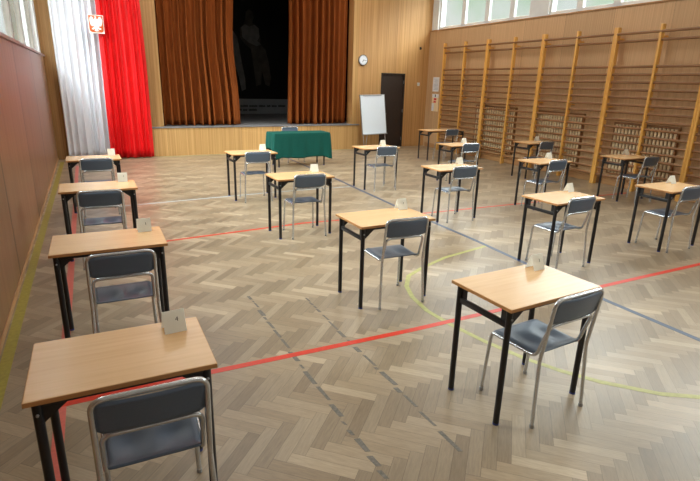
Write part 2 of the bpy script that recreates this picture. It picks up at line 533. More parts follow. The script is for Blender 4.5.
strip([(4.35, 4.55), (3.6, 4.4), (3.15, 4.22), (2.88, 4.08), (2.7, 3.85), (2.6, 3.6), (2.55, 3.3), (2.57, 3.0), (2.63, 2.65), (2.72, 2.33), (2.83, 2.08), (2.96, 1.87), (3.2, 1.6), (3.5, 1.4)],
      0.045, M_LINE_YEL, z=0.0010, label='yellow-green curved court line')
strip([(1.7, 13.5), (7.3, 13.52)], 0.05, M_LINE_YEL, z=0.0010, label='yellow line at the foot of the stage')
for x0, x1, ya, yb in ((1.23, 1.17, 4.25, 1.45), (1.69, 1.65, 4.0, 1.9)):
    mb = MB(); yy = ya
    while yy > yb:
        ln = rnd.uniform(0.04, 0.2)
        t = (ya - yy) / (ya - yb); xx = x0 + (x1 - x0) * t + rnd.uniform(-0.008, 0.008)
        w = rnd.uniform(0.008, 0.02)
        o_ = [(xx - w, yy), (xx + w * rnd.uniform(.6, 1), yy - 0.01), (xx + w, yy - ln), (xx - w * rnd.uniform(.4, 1), yy - ln + 0.01)]
        mb.add([(a, b, 0.0008) for a, b in o_] + [(a, b, -0.003) for a, b in o_],
               [(0, 1, 2, 3), (0, 4, 5, 1), (1, 5, 6, 2), (2, 6, 7, 3), (3, 7, 4, 0)])
        yy -= ln + rnd.uniform(0.005, 0.05)
    mb.build('worn_tape_trace', M_TAPE, FL, smooth=0, label='dark broken trace of worn-off tape')

struct(MB().box((-1.05, FRONT_Y - 0.3, CEIL_Z), (10.2, BACK_Y + 0.3, CEIL_Z + 0.2)).box((1.2, BACK_Y + 0.3, CEIL_Z), (8.0, 19.0, CEIL_Z + 0.2)).build('ceiling', M_CEIL, smooth=0))
struct(MB().box((-1.1, FRONT_Y - 0.25, -0.12), (9.7, FRONT_Y, CEIL_Z)).build('wall_front', M_PLASTER, smooth=0))

# back wall around the stage opening
OPEN_L, OPEN_R, OPEN_T, DOOR_L, DOOR_R, DOOR_T = 1.96, 7.27, 4.75, 8.25, 9.10, 2.2
bw = MB()
bw.box((-0.8, BACK_Y, 0), (OPEN_L, BACK_Y + 0.3, CEIL_Z))
bw.box((OPEN_L, BACK_Y, OPEN_T), (OPEN_R, BACK_Y + 0.3, CEIL_Z))
bw.box((OPEN_R, BACK_Y, 0), (DOOR_L, BACK_Y + 0.3, CEIL_Z))
bw.box((DOOR_L, BACK_Y, DOOR_T), (DOOR_R, BACK_Y + 0.3, CEIL_Z))
bw.box((DOOR_R, BACK_Y, 0), (10.22, BACK_Y + 0.3, CEIL_Z))
struct(bw.build('wall_back', M_OAK, smooth=0), 'oak panelled wall around the stage')
tb = MB().box((OPEN_R, BACK_Y - 0.025, STAGE_H), (OPEN_R + 0.17, BACK_Y + 0.001, CEIL_Z), 0.004)
struct(tb.build('trim_1', M_OAK_STAGE, smooth=0), 'plain oak casing beside the stage opening')

# stage platform, its oak front and dark recess
st = MB().box((1.2, BACK_Y - 0.12, 0), (7.47, BACK_Y + 0.02, STAGE_H - 0.03)).build('stage_front', M_OAK_STAGE, smooth=0)
struct(st, 'oak panelled front of the low stage')
sf = MB()
sf.box((1.2, BACK_Y - 0.14, STAGE_H - 0.03), (7.48, BACK_Y, STAGE_H), 0.004)
sf.box((OPEN_L, BACK_Y, STAGE_H - 0.2), (OPEN_R, BACK_Y + 0.3, STAGE_H))
sf.box((OPEN_L - 0.6, BACK_Y + 0.3, STAGE_H - 0.2), (OPEN_R + 0.6, 19.0, STAGE_H))
struct(sf.build('stage_floor', M_STAGEFLOOR, smooth=0), 'grey stage floor with a thin front lip')
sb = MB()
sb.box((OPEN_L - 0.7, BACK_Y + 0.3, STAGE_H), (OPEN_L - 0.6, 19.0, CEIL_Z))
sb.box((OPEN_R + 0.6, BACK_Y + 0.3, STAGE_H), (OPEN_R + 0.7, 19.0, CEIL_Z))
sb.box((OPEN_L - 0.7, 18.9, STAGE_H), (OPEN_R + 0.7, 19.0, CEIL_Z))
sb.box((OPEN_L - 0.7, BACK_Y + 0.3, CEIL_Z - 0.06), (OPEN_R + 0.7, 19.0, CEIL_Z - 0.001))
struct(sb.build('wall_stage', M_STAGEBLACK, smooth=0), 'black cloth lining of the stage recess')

# left wall: brown panels below, windows and plaster above (its own frame: y runs along the wall)
LW = (left_x(0), 0, 0)
def place_left(o): o.location = LW; o.rotation_euler = (0, 0, ROT_L); return o
SILL_L, WIN_T = 2.27, 4.95
o = MB().box((-0.28, FRONT_Y, 0), (0, BACK_Y + 0.02, SILL_L)).build('wall_left', M_BROWN, smooth=0)
struct(place_left(o), 'varnished brown panelled left wall')
up = MB()
lw_groups = [(4.3, 13.3)]
edges = [FRONT_Y] + [q for g in lw_groups for q in g] + [BACK_Y]
for a, b in zip(edges[0::2], edges[1::2]):
    up.box((-0.28, a, SILL_L), (-0.04, b, WIN_T))
up.box((-0.28, FRONT_Y, WIN_T), (-0.04, BACK_Y, CEIL_Z))
o = up.build('wall_left_upper', M_PLASTER, smooth=0)
struct(place_left(o), 'white plaster piers between the left windows')
o = MB().box((-0.24, FRONT_Y, SILL_L), (0.035, BACK_Y - 0.02, SILL_L + 0.04), 0.006).build('trim_2', M_SILL, smooth=0)
struct(place_left(o), 'narrow mauve window sill on the left wall')
o = MB().box((0, FRONT_Y, 0), (0.012, BACK_Y - 0.05, 0.05), 0.004).build('baseboard_left', M_LIGHTSTRIP, smooth=0)
struct(place_left(o))

# right wall: oak below, long window band above
RW = (bar_x(0) + WALL_GAP, 0, 0)
def place_right(o): o.location = RW; o.rotation_euler = (0, 0, ROT_R); return o
SILL_R = 3.44
rw_groups = [(-2.9, 0.7), (1.25, 4.9), (5.45, 9.14), (9.72, 13.45)]
o = MB().box((0, FRONT_Y, 0), (0.3, BACK_Y + 0.02, SILL_R)).build('wall_right', M_OAK_R, smooth=0)
struct(place_right(o), 'oak panelled right wall behind the wall bars')
up = MB()
edges = [FRONT_Y] + [q for g in rw_groups for q in g] + [BACK_Y + 0.02]
for a, b in zip(edges[0::2], edges[1::2]):
    up.box((0.05, a, SILL_R), (0.3, b, WIN_T))
up.box((0.05, FRONT_Y, WIN_T), (0.3, BACK_Y, CEIL_Z))
o = up.build('wall_right_upper', M_PLASTER, smooth=0)
struct(place_right(o), 'white plaster piers between the right windows')
o = MB().box((-0.03, FRONT_Y, SILL_R), (0.26, BACK_Y - 0.01, SILL_R + 0.03), 0.005).build('trim_3', M_LIGHTSTRIP, smooth=0)
struct(place_right(o), 'pale wooden sill under the right windows')
o = MB().box((-0.02, FRONT_Y, 0), (0, BACK_Y - 0.1, 0.13), 0.004).build('baseboard_right', M_LIGHTSTRIP, smooth=0)
struct(place_right(o))

wn_i = [0]
def window(place, xin, y0, y1, z0, z1, mulls, sign, edge_mat):
    """a band of panes: frame mesh with one glass pane per opening"""
    wn_i[0] += 1
    fr = MB()
    x0, x1 = sorted((xin, xin + sign * 0.07))
    fw = 0.085
    fr.box((x0, y0, z0), (x1, y1, z0 + fw), 0.006)
    fr.box((x0, y0, z1 - fw), (x1, y1, z1), 0.006)
    ys = [y0] + list(mulls) + [y1]
    for i, q in enumerate(ys):
        w = 0.085 if 0 < i < len(ys) - 1 else 0.06
        a, b = (q, q + w) if i == 0 else ((q - w, q) if i == len(ys) - 1 else (q - w, q + w))
        fr.box((x0, a, z0), (x1, b, z1), 0.006)
    f = fr.build('window_%d' % wn_i[0], M_WHITE_PVC, smooth=0)
    place(f); struct(f)
    xm = (x0 + x1) / 2
    for a, b in zip(ys[:-1], ys[1:]):
        MB().box((xm - 0.004, a + 0.05, z0 + 0.05), (xm + 0.004, b - 0.05, z1 - 0.05)).build('pane', M_GLASS, f, smooth=0)
        if edge_mat:
            e = MB()
            for q0, q1 in ((a + 0.08, a + 0.1), (b - 0.1, b - 0.08)):
                e.box((x0 - 0.006, q0, z0 + 0.08), (x1 + 0.006, q1, z1 - 0.08))
            e.build('sash_edge', edge_mat, f, smooth=0)
    return f
window(place_right, 0.10, 9.72, 13.45, SILL_R + 0.03, WIN_T, (10.38, 11.32, 12.32), 1, None)
window(place_right, 0.10, 5.45, 9.14, SILL_R + 0.03, WIN_T, (6.42, 7.39, 8.31), 1, None)
window(place_right, 0.10, 1.25, 4.9, SILL_R + 0.03, WIN_T, (2.16, 3.07, 3.99), 1, None)
window(place_right, 0.10, -2.9, 0.7, SILL_R + 0.03, WIN_T, (-2.0, -1.1, -0.2), 1, None)
window(place_left, -0.12, 4.3, 13.3, SILL_L + 0.04, WIN_T, (6.0, 7.75, 9.5, 11.2), -1, M_GREY_FRAME)
# portals guide the sky's light in through the windows (they give off none themselves)
for a, b in rw_groups:
    yc = (a + b) / 2
    area('window_portal', (bar_x(yc) + WALL_GAP + 0.03, yc, (SILL_R + WIN_T) / 2), (0, R(90), ROT_R), WIN_T - SILL_R, b - a, 1, portal=True)
for a, b in lw_groups:
    yc = (a + b) / 2
    area('window_portal', (left_x(yc) - 0.03, yc, (SILL_L + WIN_T) / 2), (0, R(-90), ROT_L), WIN_T - SILL_L, b - a, 1, portal=True)

# dark door beside the stage
dr = MB().box((DOOR_L + 0.035, BACK_Y + 0.03, 0.006), (DOOR_R - 0.035, BACK_Y + 0.075, DOOR_T - 0.03), 0.004).build('door_1', M_DOOR, smooth=0)
struct(dr, 'dark brown door behind the flipchart')
df = MB()
df.box((DOOR_L, BACK_Y - 0.012, 0), (DOOR_L + 0.04, BACK_Y + 0.1, DOOR_T), 0.003)
df.box((DOOR_R - 0.04, BACK_Y - 0.012, 0), (DOOR_R, BACK_Y + 0.1, DOOR_T), 0.003)
df.box((DOOR_L, BACK_Y - 0.012, DOOR_T - 0.04), (DOOR_R, BACK_Y + 0.1, DOOR_T), 0.003)
df.build('door_frame', M_DOOR, dr, smooth=0)
MB().tube(fillet([(DOOR_L + 0.1, BACK_Y + 0.04, 1.02), (DOOR_L + 0.1, BACK_Y - 0.02, 1.02), (DOOR_L + 0.22, BACK_Y - 0.02, 1.02)], 0.02), 0.009).build('door_handle', M_ALU, dr)
for hz in (0.25, 1.1, 1.95):
    MB().tube([(DOOR_R - 0.035, BACK_Y + 0.0, hz - 0.05), (DOOR_R - 0.035, BACK_Y + 0.0, hz + 0.05)], 0.012).build('hinge', M_ALU, dr)
struct(MB().box((DOOR_L - 0.3, BACK_Y + 0.28, -0.1), (DOOR_R + 0.3, BACK_Y + 0.34, DOOR_T + 0.2)).build('wall_passage', M_STAGEBLACK, smooth=0))

# panels for the added fill lights (unseen, above the frame)
fill_lamp0 = None
for ly in (0.4, 4.2, 8.0, 11.8):
    for lx in (2.2, 6.8):
        t = empty('added_fill_lamp', (lx, ly, CEIL_Z))
        tag(t, 'long flat fill lamp added above the view', 'lamp', 'added fill lamps')
        if fill_lamp0 is None:
            MB().box((-1.25, -0.65, -0.08), (1.25, 0.65, 0), 0.01).build('housing', M_WHITE_PVC, t, smooth=0)
            MB().box((-1.2, -0.6, -0.095), (1.2, 0.6, -0.078), 0.004).build('diffuser', M_FILL_LAMP, t, smooth=0)
            fill_lamp0 = t
        else:
            for ch in fill_lamp0.children: copy_tree(ch, t)

# ------------------------------------------------------------------ DRAPES
def curtain(name, x0, x1, z0, z1, y, pleats, amp, seed, mat, edge=None, flare=0.0, parent=None, nz_=26, hem=0.0, sharp=0.28):
    """pleated cloth hanging in the x-z plane; edge(t) -> (dx_left, dx_right) with t = 0 at the hem, 1 at the top"""
    rr = random.Random(seed)
    nx = pleats * 12
    ph = [rr.uniform(-0.9, 0.9) for _ in range(pleats + 2)]
    am = [rr.uniform(0.55, 1.25) for _ in range(pleats + 2)]
    dr_ = [rr.uniform(-0.5, 0.5) for _ in range(pleats + 2)]
    def lerp(arr, s):
        i = int(s); f = s - i; f = f * f * (3 - 2 * f)
        return arr[min(i, len(arr) - 1)] * (1 - f) + arr[min(i + 1, len(arr) - 1)] * f
    vs, fs = [], []
    for k in range(nz_ + 1):
        t = k / nz_
        z = z0 + (z1 - z0) * t
        dl, drr = edge(t) if edge else (0, 0)
        a, b = x0 + dl, x1 + drr
        for i in range(nx + 1):
            s = i / nx
            q = s * pleats
            A = amp * lerp(am, q) * (1 + flare * (1 - t) ** 3)
            p = 2 * math.pi * q + lerp(ph, q) * 1.6 + lerp(dr_, q) * (1 - t) * 2.0
            w = math.sin(p) + sharp * math.sin(2 * p + lerp(ph, q))
            x = a + (b - a) * s + 0.35 * A * math.cos(p)
            vs.append((x, y - A * w, z + hem * math.sin(p * 0.5) * (1 - t) ** 6))
    for k in range(nz_):
        for i in range(nx):
            a = k * (nx + 1) + i
            fs.append((a, a + 1, a + nx + 2, a + nx + 1))
    mb = MB(); mb.add(vs, fs)
    o = mb.build(name, mat, parent, smooth=180)
    s_ = o.modifiers.new('cloth_thickness', 'SOLIDIFY'); s_.thickness = 0.006; s_.offset = 0
    return o

def brown_edge_l(t):     # left curtain: leading edge swings out at the hem
    return (0, 0.0 - 0.04 * t + 0.10 * (1 - t) ** 4 + 0.03 * math.sin(t * 9))
def brown_edge_r(t):
    return (0.05 * math.sin(3 * t) * t - 0.04 * (1 - t) ** 3 + 0.06 * max(0, 0.35 - t), 0)
o = curtain('stage_curtain', 1.96, 3.89, STAGE_H + 0.015, 4.72, 13.97, 11, 0.12, 3, M_VELVET, brown_edge_l, 0.25)
tag(o, 'brown velvet stage curtain on the left, next to the red drape', 'curtain', 'stage curtains')
o = curtain('stage_curtain', 5.37, 7.22, STAGE_H + 0.015, 4.72, 13.97, 10, 0.12, 11, M_VELVET, brown_edge_r, 0.25)
tag(o, 'brown velvet stage curtain on the right, near the wall clock', 'curtain', 'stage curtains')
o = curtain('flag_drape', -0.24, 0.70, 0.02, 4.9, 13.60, 7, 0.042, 21, M_WHITECLOTH, edge=lambda t: (0.0, 0.0 - 0.03 * (1 - t) + 0.02 * t), flare=0.3, sharp=0.1)
tag(o, 'white satin drape hanging from ceiling to floor by the left wall', 'drape')
o = curtain('flag_drape', 0.69, 1.66, 0.02, 4.9, 13.46, 6, 0.052, 31, M_REDCLOTH,
            edge=lambda t: (0.0 - 0.02 * (1 - t), -0.03 - 0.20 * max(0, t - 0.40) ** 1.5), flare=0.35, sharp=0.1)
tag(o, 'red satin drape hanging from ceiling to floor beside the white one', 'drape')

# eagle emblem pinned over the seam of the two drapes
em = empty('eagle_emblem', (0.65, 13.375, 2.98))
tag(em, 'square plaque with a white eagle on orange-red, pinned over the drapes', 'emblem')
MB().box((-0.155, -0.02, -0.19), (0.155, 0.02, 0.19), 0.004).build('plaque', M_EMB_WHITE, em, smooth=0)
MB().prism([(-0.14, 0.175), (0.14, 0.175), (0.14, -0.12), (0.125, -0.15), (0.09, -0.165), (-0.09, -0.165), (-0.125, -0.15), (-0.14, -0.12)], -0.024, -0.018).build('red_field', M_EMB_RED, em, smooth=0)
half = [(0.0, 0.115), (0.012, 0.13), (0.016, 0.15), (0.004, 0.163), (-0.016, 0.162), (-0.034, 0.15), (-0.018, 0.146), (-0.014, 0.13), (-0.026, 0.112),
        (-0.045, 0.10), (-0.05, 0.125), (-0.065, 0.15), (-0.09, 0.155), (-0.112, 0.135), (-0.124, 0.10), (-0.126, 0.06), (-0.12, 0.02), (-0.108, -0.02),
        (-0.096, -0.045), (-0.09, -0.02), (-0.08, -0.055), (-0.072, -0.025), (-0.06, -0.055), (-0.05, -0.03), (-0.045, -0.06), (-0.07, -0.075), (-0.10, -0.085),
        (-0.085, -0.098), (-0.10, -0.115), (-0.072, -0.105), (-0.06, -0.12), (-0.048, -0.10), (-0.028, -0.088), (-0.034, -0.115), (-0.048, -0.145), (-0.02, -0.14), (0.0, -0.155)]
right = [(-x, z) for x, z in half[9:]][::-1]
ol = half + right[1:] + [(0.026, 0.112)]
MB().prism(ol, -0.030, -0.022).build('eagle', M_EMB_WHITE, em, smooth=0)
MB().prism([(-0.02, 0.160), (-0.026, 0.172), (-0.012, 0.167), (-0.003, 0.175), (0.006, 0.167), (0.018, 0.171), (0.012, 0.160)], -0.031, -0.023).build('crown', M_EMB_RED, em, smooth=0)

# poster at the back of the stage
pt = empty('stage_poster', (5.6, 18.3, STAGE_H))
tag(pt, 'huge black photographic poster with a grey caption band, deep on the stage', 'poster')
def PX(px, py): return (5.08 + (px - 236) / 26.8 - 5.6, 1.24 + (99 - py) * 0.0342 - STAGE_H)
MB().box((-1.9, 0, 0.0), (1.43, 0.03, 4.3), 0.003).build('sheet', M_POSTER, pt, smooth=0)
MB().box((-1.9, -0.004, 0.01), (1.43, 0.01, 0.53)).build('caption_band', M_BAND, pt, smooth=0)
MB().prism([PX(*q) for q in [(247.5, 22), (248, 16), (251, 13), (254.5, 15), (255.5, 20), (254, 25), (259, 29), (261, 38), (261.5, 45), (266, 50), (269, 62), (271, 78), (269, 86), (265, 84), (262, 70), (261, 84), (256, 86), (254, 66), (252, 50), (247, 46), (242, 40), (242, 31), (246, 27)]], -0.004, 0.01).build('printed_figure', M_FIG, pt, smooth=0)
MB().prism([PX(*q) for q in [(243.5, 30), (247, 27), (251, 29), (256, 27), (260, 30), (260.5, 38), (258, 42), (262, 45), (258, 47), (250, 44), (244, 39)]], -0.006, 0.0).build('printed_sleeve', M_FIG2, pt, smooth=0)
MB().prism([PX(*q) for q in [(231, 33), (236, 34), (239.5, 40), (241, 50), (243, 64), (245.5, 78), (246, 89), (242, 91), (240, 80), (236, 62), (231, 56)]], -0.004, 0.01).build('printed_trousers', M_FIG2, pt, smooth=0)
for py, wmax, x_ in ((105.8, 286.0, 234.5), (109.7, 256.0, 234.5)):
    while x_ < wmax:
        e = min(x_ + rnd.uniform(3.5, 9), wmax)
        q = x_
        c0, c1 = PX(x_, py + 0.25), PX(e - 0.3, py - 0.1)
        cm = MB().box((c0[0], -0.006, c0[1]), (c1[0], -0.002, c1[1]))
        while q < e - 0.3:
            a = PX(q, py + 1.1); b = PX(q + 0.5, py - rnd.uniform(0.5, 1.4))
            cm.box((a[0], -0.0062, a[1]), (b[0], -0.002, b[1]))
            q += 0.75
        cm.build('caption_word', M_POSTER, pt, smooth=0)
        x_ = e + 1.4

# ------------------------------------------------------------------ WALL BARS
BAR_Y = [12.73, 11.76, 10.81, 9.85, 8.915, 7.98, 7.06, 6.14, 5.21, 4.29, 3.37]
UP_H = 3.05
RUNG_Z = [2.925, 2.785] + [2.325 - 0.1415 * i for i in range(16)]
def ladder(y_far, y_mid, y_near, label):
    root = empty('wall_bars', (bar_x(y_mid), y_mid, 0), ROT_R)
    tag(root, label, 'wall bars', 'gym wall bars along the right wall')
    for q in (y_near + 0.024, y_mid, y_far - 0.024):
        d = q - y_mid
        b_ = MB()
        b_.box((-0.05, d - 0.0225, 0.0), (0.045, d + 0.0225, UP_H), 0.006)
        u = b_.build('upright', M_LADDER, root, smooth=30)
        for z in (0.5, 1.55, 2.83):
            MB().box((0.03, d - 0.02, z), (WALL_GAP + 0.004, d + 0.02, z + 0.03), 0.003).build('wall_bracket', M_LADDER, u, smooth=0)
    a, b = y_near - y_mid + 0.03, y_far - y_mid - 0.03
    for z in RUNG_Z:
        x = -0.035 if z > 2.9 else 0.0
        MB().tube([(x, a, z), (x, b, z)], 0.025, 12, ry=0.02).build('rung', M_RUNG, root, smooth=60)
    return root
ladder(BAR_Y[0], BAR_Y[1], BAR_Y[2], 'wall bars unit farthest from the camera, beside the paper notices')
ladder(BAR_Y[2], BAR_Y[3], BAR_Y[4], 'second wall bars unit from the back wall, over the far radiator grilles')
ladder(BAR_Y[4], BAR_Y[5], BAR_Y[6], 'third wall bars unit from the back wall, over part of the middle grille')
ladder(BAR_Y[6], BAR_Y[7], BAR_Y[8], 'wall bars unit over the nearest radiator grille, toward the right edge')
ladder(BAR_Y[8], BAR_Y[9], BAR_Y[10], 'wall bars unit cut off by the right edge of the photo')

# wooden radiator grilles on the wall behind the bars
def grille(y0, y1, z0, z1, label, nsl):
    yc = (y0 + y1) / 2
    root = empty('radiator_grille', (bar_x(yc) + WALL_GAP, yc, z0), ROT_R)
    tag(root, label, 'grille', 'wooden radiator grilles')
    hw, h = (y1 - y0) / 2, z1 - z0
    MB().box((-0.012, -hw, 0), (0.0, hw, h)).build('back_board', M_RUNG, root, smooth=0)
    f = MB()
    f.box((-0.06, -hw, 0), (-0.005, -hw + 0.035, h), 0.003); f.box((-0.06, hw - 0.035, 0), (-0.005, hw, h), 0.003)
    f.box((-0.062, -hw, h - 0.03), (-0.005, hw, h + 0.012), 0.003); f.box((-0.06, -hw, 0), (-0.005, hw, 0.035), 0.003)
    f.build('grille_frame', M_RUNG, root, smooth=0)
    for i in range(nsl):
        y = -hw + 0.06 + (2 * hw - 0.12) * i / (nsl - 1)
        MB().box((-0.058, y - 0.022, 0.03), (-0.028, y + 0.022, h - 0.03), 0.003).build('slat', M_GRILLE, root, smooth=0)
    k = MB()
    for i in range(7):
        z = h * (i + 0.5) / 7
        k.box((-0.028, -hw + 0.03, z - 0.012), (-0.012, hw - 0.03, z + 0.012), 0.002)
    k.build('cross_rail', M_RUNG, root, smooth=0)
grille(9.66, 11.2, 0.24, 1.40, 'wooden radiator grille behind the wall bars, farthest from the camera', 17)
grille(7.62, 9.03, 0.24, 1.38, 'wooden radiator grille behind the wall bars, middle of three', 18)
grille(5.52, 6.86, 0.24, 1.27, 'wooden radiator grille behind the wall bars, nearest the right edge', 17)

# ------------------------------------------------------------------ DESKS
DESK_H, LEG_R = 0.76, 0.0185
def make_desk(W, Dp=0.487):
    root = empty('school_desk', (0, 0, 0))
    hw, hd = W / 2, Dp / 2
    tp = MB().box((-hw, -hd, DESK_H - 0.022), (hw, hd, DESK_H), 0.003).build('tabletop', M_BEECH, root, smooth=0)
    eb = MB()
    z0, z1, th = DESK_H - 0.0205, DESK_H - 0.0025, 0.0012
    eb.box((-hw - th, -hd, z0), (-hw + 0.002, hd, z1)); eb.box((hw - 0.002, -hd, z0), (hw + th, hd, z1))
    eb.box((-hw, -hd - th, z0), (hw, -hd + 0.002, z1)); eb.box((-hw, hd - 0.002, z0), (hw, hd + th, z1))
    eb.build('edge_band', M_BEECH_EDGE, tp, smooth=0)
    lx, ly = hw - 0.038, hd - 0.042
    for sx in (-1, 1):
        for sy in (-1, 1):
            lg = MB().tube([(sx * lx, sy * ly, 0.010), (sx * lx, sy * ly, DESK_H - 0.022)], LEG_R, 14)
            l_ = lg.build('leg', M_BLACK, root, smooth=50)
            MB().tube([(sx * lx, sy * ly, 0.0), (sx * lx, sy * ly, 0.0125)], LEG_R + 0.0006, 14).build('foot_glide', M_BLUE_CAP, l_, smooth=50, label='blue plastic foot glide')
            # folded sheet gusset in the corner under the top
            g = MB()
            zt = DESK_H - 0.022
            ang = [(sx * lx, zt), (sx * (lx - 0.115), zt), (sx * (lx - 0.115), zt - 0.018), (sx * lx, zt - 0.115)]
            g.prism(ang, sy * ly - 0.004, sy * ly + 0.004)
            g.box((min(sx * lx, sx * (lx - 0.005)), min(sy * ly, sy * (ly - 0.06)), zt - 0.09), (max(sx * lx, sx * (lx - 0.005)), max(sy * ly, sy * (ly - 0.06)), zt))
            bo = g.build('corner_bracket', M_BLACK, root, smooth=0)
            MB().lathe([(0.006, 0), (0.006, 0.006), (0.003, 0.009)], 10, Matrix.Translation((sx * lx, sy * ly, zt - 0.055)) @ Matrix.Rotation(R(90), 4, 'X') @ Matrix.Translation((0, 0, LEG_R if sy < 0 else -LEG_R - 0.006))).build('bolt', M_ALU, bo)
    for sx in (-1, 1):
        MB().box((sx * lx - 0.011, -ly, 0.622), (sx * lx + 0.011, ly, 0.657), 0.004).build('side_rail', M_BLACK, root, smooth=30)
    for sy in (-1, 1):
        MB().box((-lx, sy * (ly - 0.0) - 0.012, DESK_H - 0.048), (lx, sy * (ly - 0.0) + 0.012, DESK_H - 0.0215), 0.003).build('frame_rail', M_BLACK, root, smooth=30)
    return root

# name: x, y, rotation, width
DESKS = {
 'A1': (0.066, 2.180, -1.6, 0.702), 'A2': (0.118, 3.965, -1.5, 0.750), 'A3': (0.138, 6.108, -0.7, 0.753), 'A4': (0.173, 8.338, -0.4, 0.713),
 'B1': (2.325, 2.054, 1.8, 0.758), 'B2': (2.378, 3.790, 0.2, 0.758), 'B3': (2.454, 6.010, -0.1, 0.758), 'B4': (2.522, 8.299, 0.6, 0.758),
 'C1': (4.677, 3.784, 0.5, 0.758), 'C2': (4.818, 5.913, -0.5, 0.758), 'C3': (4.955, 8.340, 1.1, 0.758),
 'D1': (6.553, 3.706, -1.0, 0.765), 'D2': (6.759, 5.937, 1.5, 0.758), 'D3': (6.877, 8.257, 0.5, 0.758),
 'E1': (8.724, 5.841, -0.8, 0.758), 'E2': (8.855, 8.138, -0.4, 0.758), 'E3': (8.626, 11.129, 0.7, 1.209)}
PLACE = {
 'A1': 'nearest in the column along the left wall', 'A2': 'second from camera along the left wall',
 'A3': 'third from camera along the left wall', 'A4': 'farthest along the left wall, before the drapes',
 'B1': 'nearest in the second column from left', 'B2': 'second from camera in the second column',
 'B3': 'third from camera in the second column', 'B4': 'just left of the green-covered table',
 'C1': 'nearest in the third column from left', 'C2': 'second from camera in the third column',
 'C3': 'in front of the flipchart',
 'D1': 'nearest in the fourth column, at right edge', 'D2': 'second from camera in the fourth column',
 'D3': 'third from camera in the fourth column',
 'E1': 'before the nearest radiator grille', 'E2': 'before the middle radiator grille',
 'E3': 'in the far right corner by the notices'}
desk_proto = {}
for key, (x, y, rot, w) in DESKS.items():
    if w not in desk_proto:
        o = make_desk(w); desk_proto[w] = o
    else:
        o = copy_tree(desk_proto[w])
    o.location = (x, y, 0); o.rotation_euler = (0, 0, R(rot))
    if key == 'E3':
        tag(o, 'long beech-topped desk without a card, ' + PLACE[key], 'desk', 'exam desks')
    else:
        tag(o, 'beech-topped black-legged desk ' + PLACE[key], 'desk', 'exam desks')

# ------------------------------------------------------------------ CHAIRS
TUBE = 0.0112
def make_chair():
    root = empty('school_chair', (0, 0, 0))
    zs = 0.425
    for s in (-1, 1):
        l_ = MB().tube([(s * 0.222, -0.213, 0.012), (s * 0.205, -0.188, zs)], TUBE, 12).build('leg', M_CHROME, root, smooth=60)
        MB().tube([(s * 0.2225, -0.2135, 0.0), (s * 0.2215, -0.2125, 0.022)], TUBE + 0.002, 12).build('foot_cap', M_RUBBER, l_, smooth=60)
        l_ = MB().tube([(s * 0.206, 0.217, 0.012), (s * 0.196, 0.196, zs - 0.035)], TUBE, 12).build('leg', M_CHROME, root, smooth=60)
        MB().tube([(s * 0.2065, 0.2175, 0.0), (s * 0.2055, 0.2165, 0.022)], TUBE + 0.002, 12).build('foot_cap', M_RUBBER, l_, smooth=60)
    # hoop round the backrest, growing out of the rear legs
    hoop = fillet([(-0.205, -0.188, zs), (-0.202, -0.236, 0.81), (0.202, -0.236, 0.81), (0.205, -0.188, zs)], 0.05, 8)
    MB().tube(hoop, TUBE, 12).build('back_frame', M_CHROME, root, smooth=60)
    # second bent tube: front leg tops, seat rails, then up and across under the backrest
    pts = [(-0.196, 0.196, zs - 0.037), (-0.194, 0.186, zs), (-0.184, -0.14, zs - 0.004), (-0.182, -0.207, 0.640),
           (0.182, -0.207, 0.640), (0.184, -0.14, zs - 0.004), (0.194, 0.186, zs), (0.196, 0.196, zs - 0.037)]
    MB().tube(fillet(pts, 0.045, 7), TUBE - 0.0005, 12).build('seat_frame', M_CHROME, root, smooth=60)
    # dished plastic seat
    nx, ny = 22, 20
    vs, fs = [], []
    for j in range(ny + 1):
        v = j / ny; y = -0.165 + 0.365 * v
        for i in range(nx + 1):
            u = i / nx * 2 - 1
            hw = 0.198 - 0.012 * (1 - v)
            x = u * hw
            cx = abs(u)
            dish = -0.020 * math.exp(-((cx - 0.45) ** 2) / 0.09 - ((v - 0.40) ** 2) / 0.05)
            rim = -0.014 * max(0, (cx - 0.88) / 0.12) ** 2 - 0.018 * max(0, (v - 0.88) / 0.12) ** 2 + 0.014 * max(0, (0.16 - v) / 0.16) ** 1.5
            if cx > 0.86:                       # rounded corners in plan
                k = (cx - 0.86) / 0.14
                if v < 0.12: y2 = y + 0.03 * k * k * (1 - v / 0.12)
                elif v > 0.88: y2 = y - 0.03 * k * k * ((v - 0.88) / 0.12)
                else: y2 = y
            else: y2 = y
            vs.append((x, y2, 0.447 + dish + rim))
    for j in range(ny):
        for i in range(nx):
            a = j * (nx + 1) + i
            fs.append((a, a + 1, a + nx + 2, a + nx + 1))
    st_ = MB(); st_.add(vs, fs)
    o = st_.build('seat', M_SEAT, root, smooth=180)
    md = o.modifiers.new('thick', 'SOLIDIFY'); md.thickness = 0.008; md.offset = -1
    # curved backrest panel between the hoop's sides
    nx, nz2 = 20, 8
    vs, fs = [], []
    for j in range(nz2 + 1):
        t = j / nz2; z = 0.655 + 0.145 * t
        for i in range(nx + 1):
            u = i / nx * 2 - 1
            x = u * 0.194
            zz = z
            if abs(u) > 0.80:
                k = (abs(u) - 0.80) / 0.2
                zz = 0.7275 + (z - 0.7275) * (1 - 0.20 * k * k)
            y = -0.214 - 0.020 * t - 0.014 * (1 - u * u) + 0.004 * math.cos(t * math.pi)
            vs.append((x, y, zz))
    for j in range(nz2):
        for i in range(nx):
            a = j * (nx + 1) + i
            fs.append((a, a + 1, a + nx + 2, a + nx + 1))
    bk = MB(); bk.add(vs, fs)
    o = bk.build('backrest', M_SEAT, root, smooth=180)
    md = o.modifiers.new('thick', 'SOLIDIFY'); md.thickness = 0.008; md.offset = 0
    return root
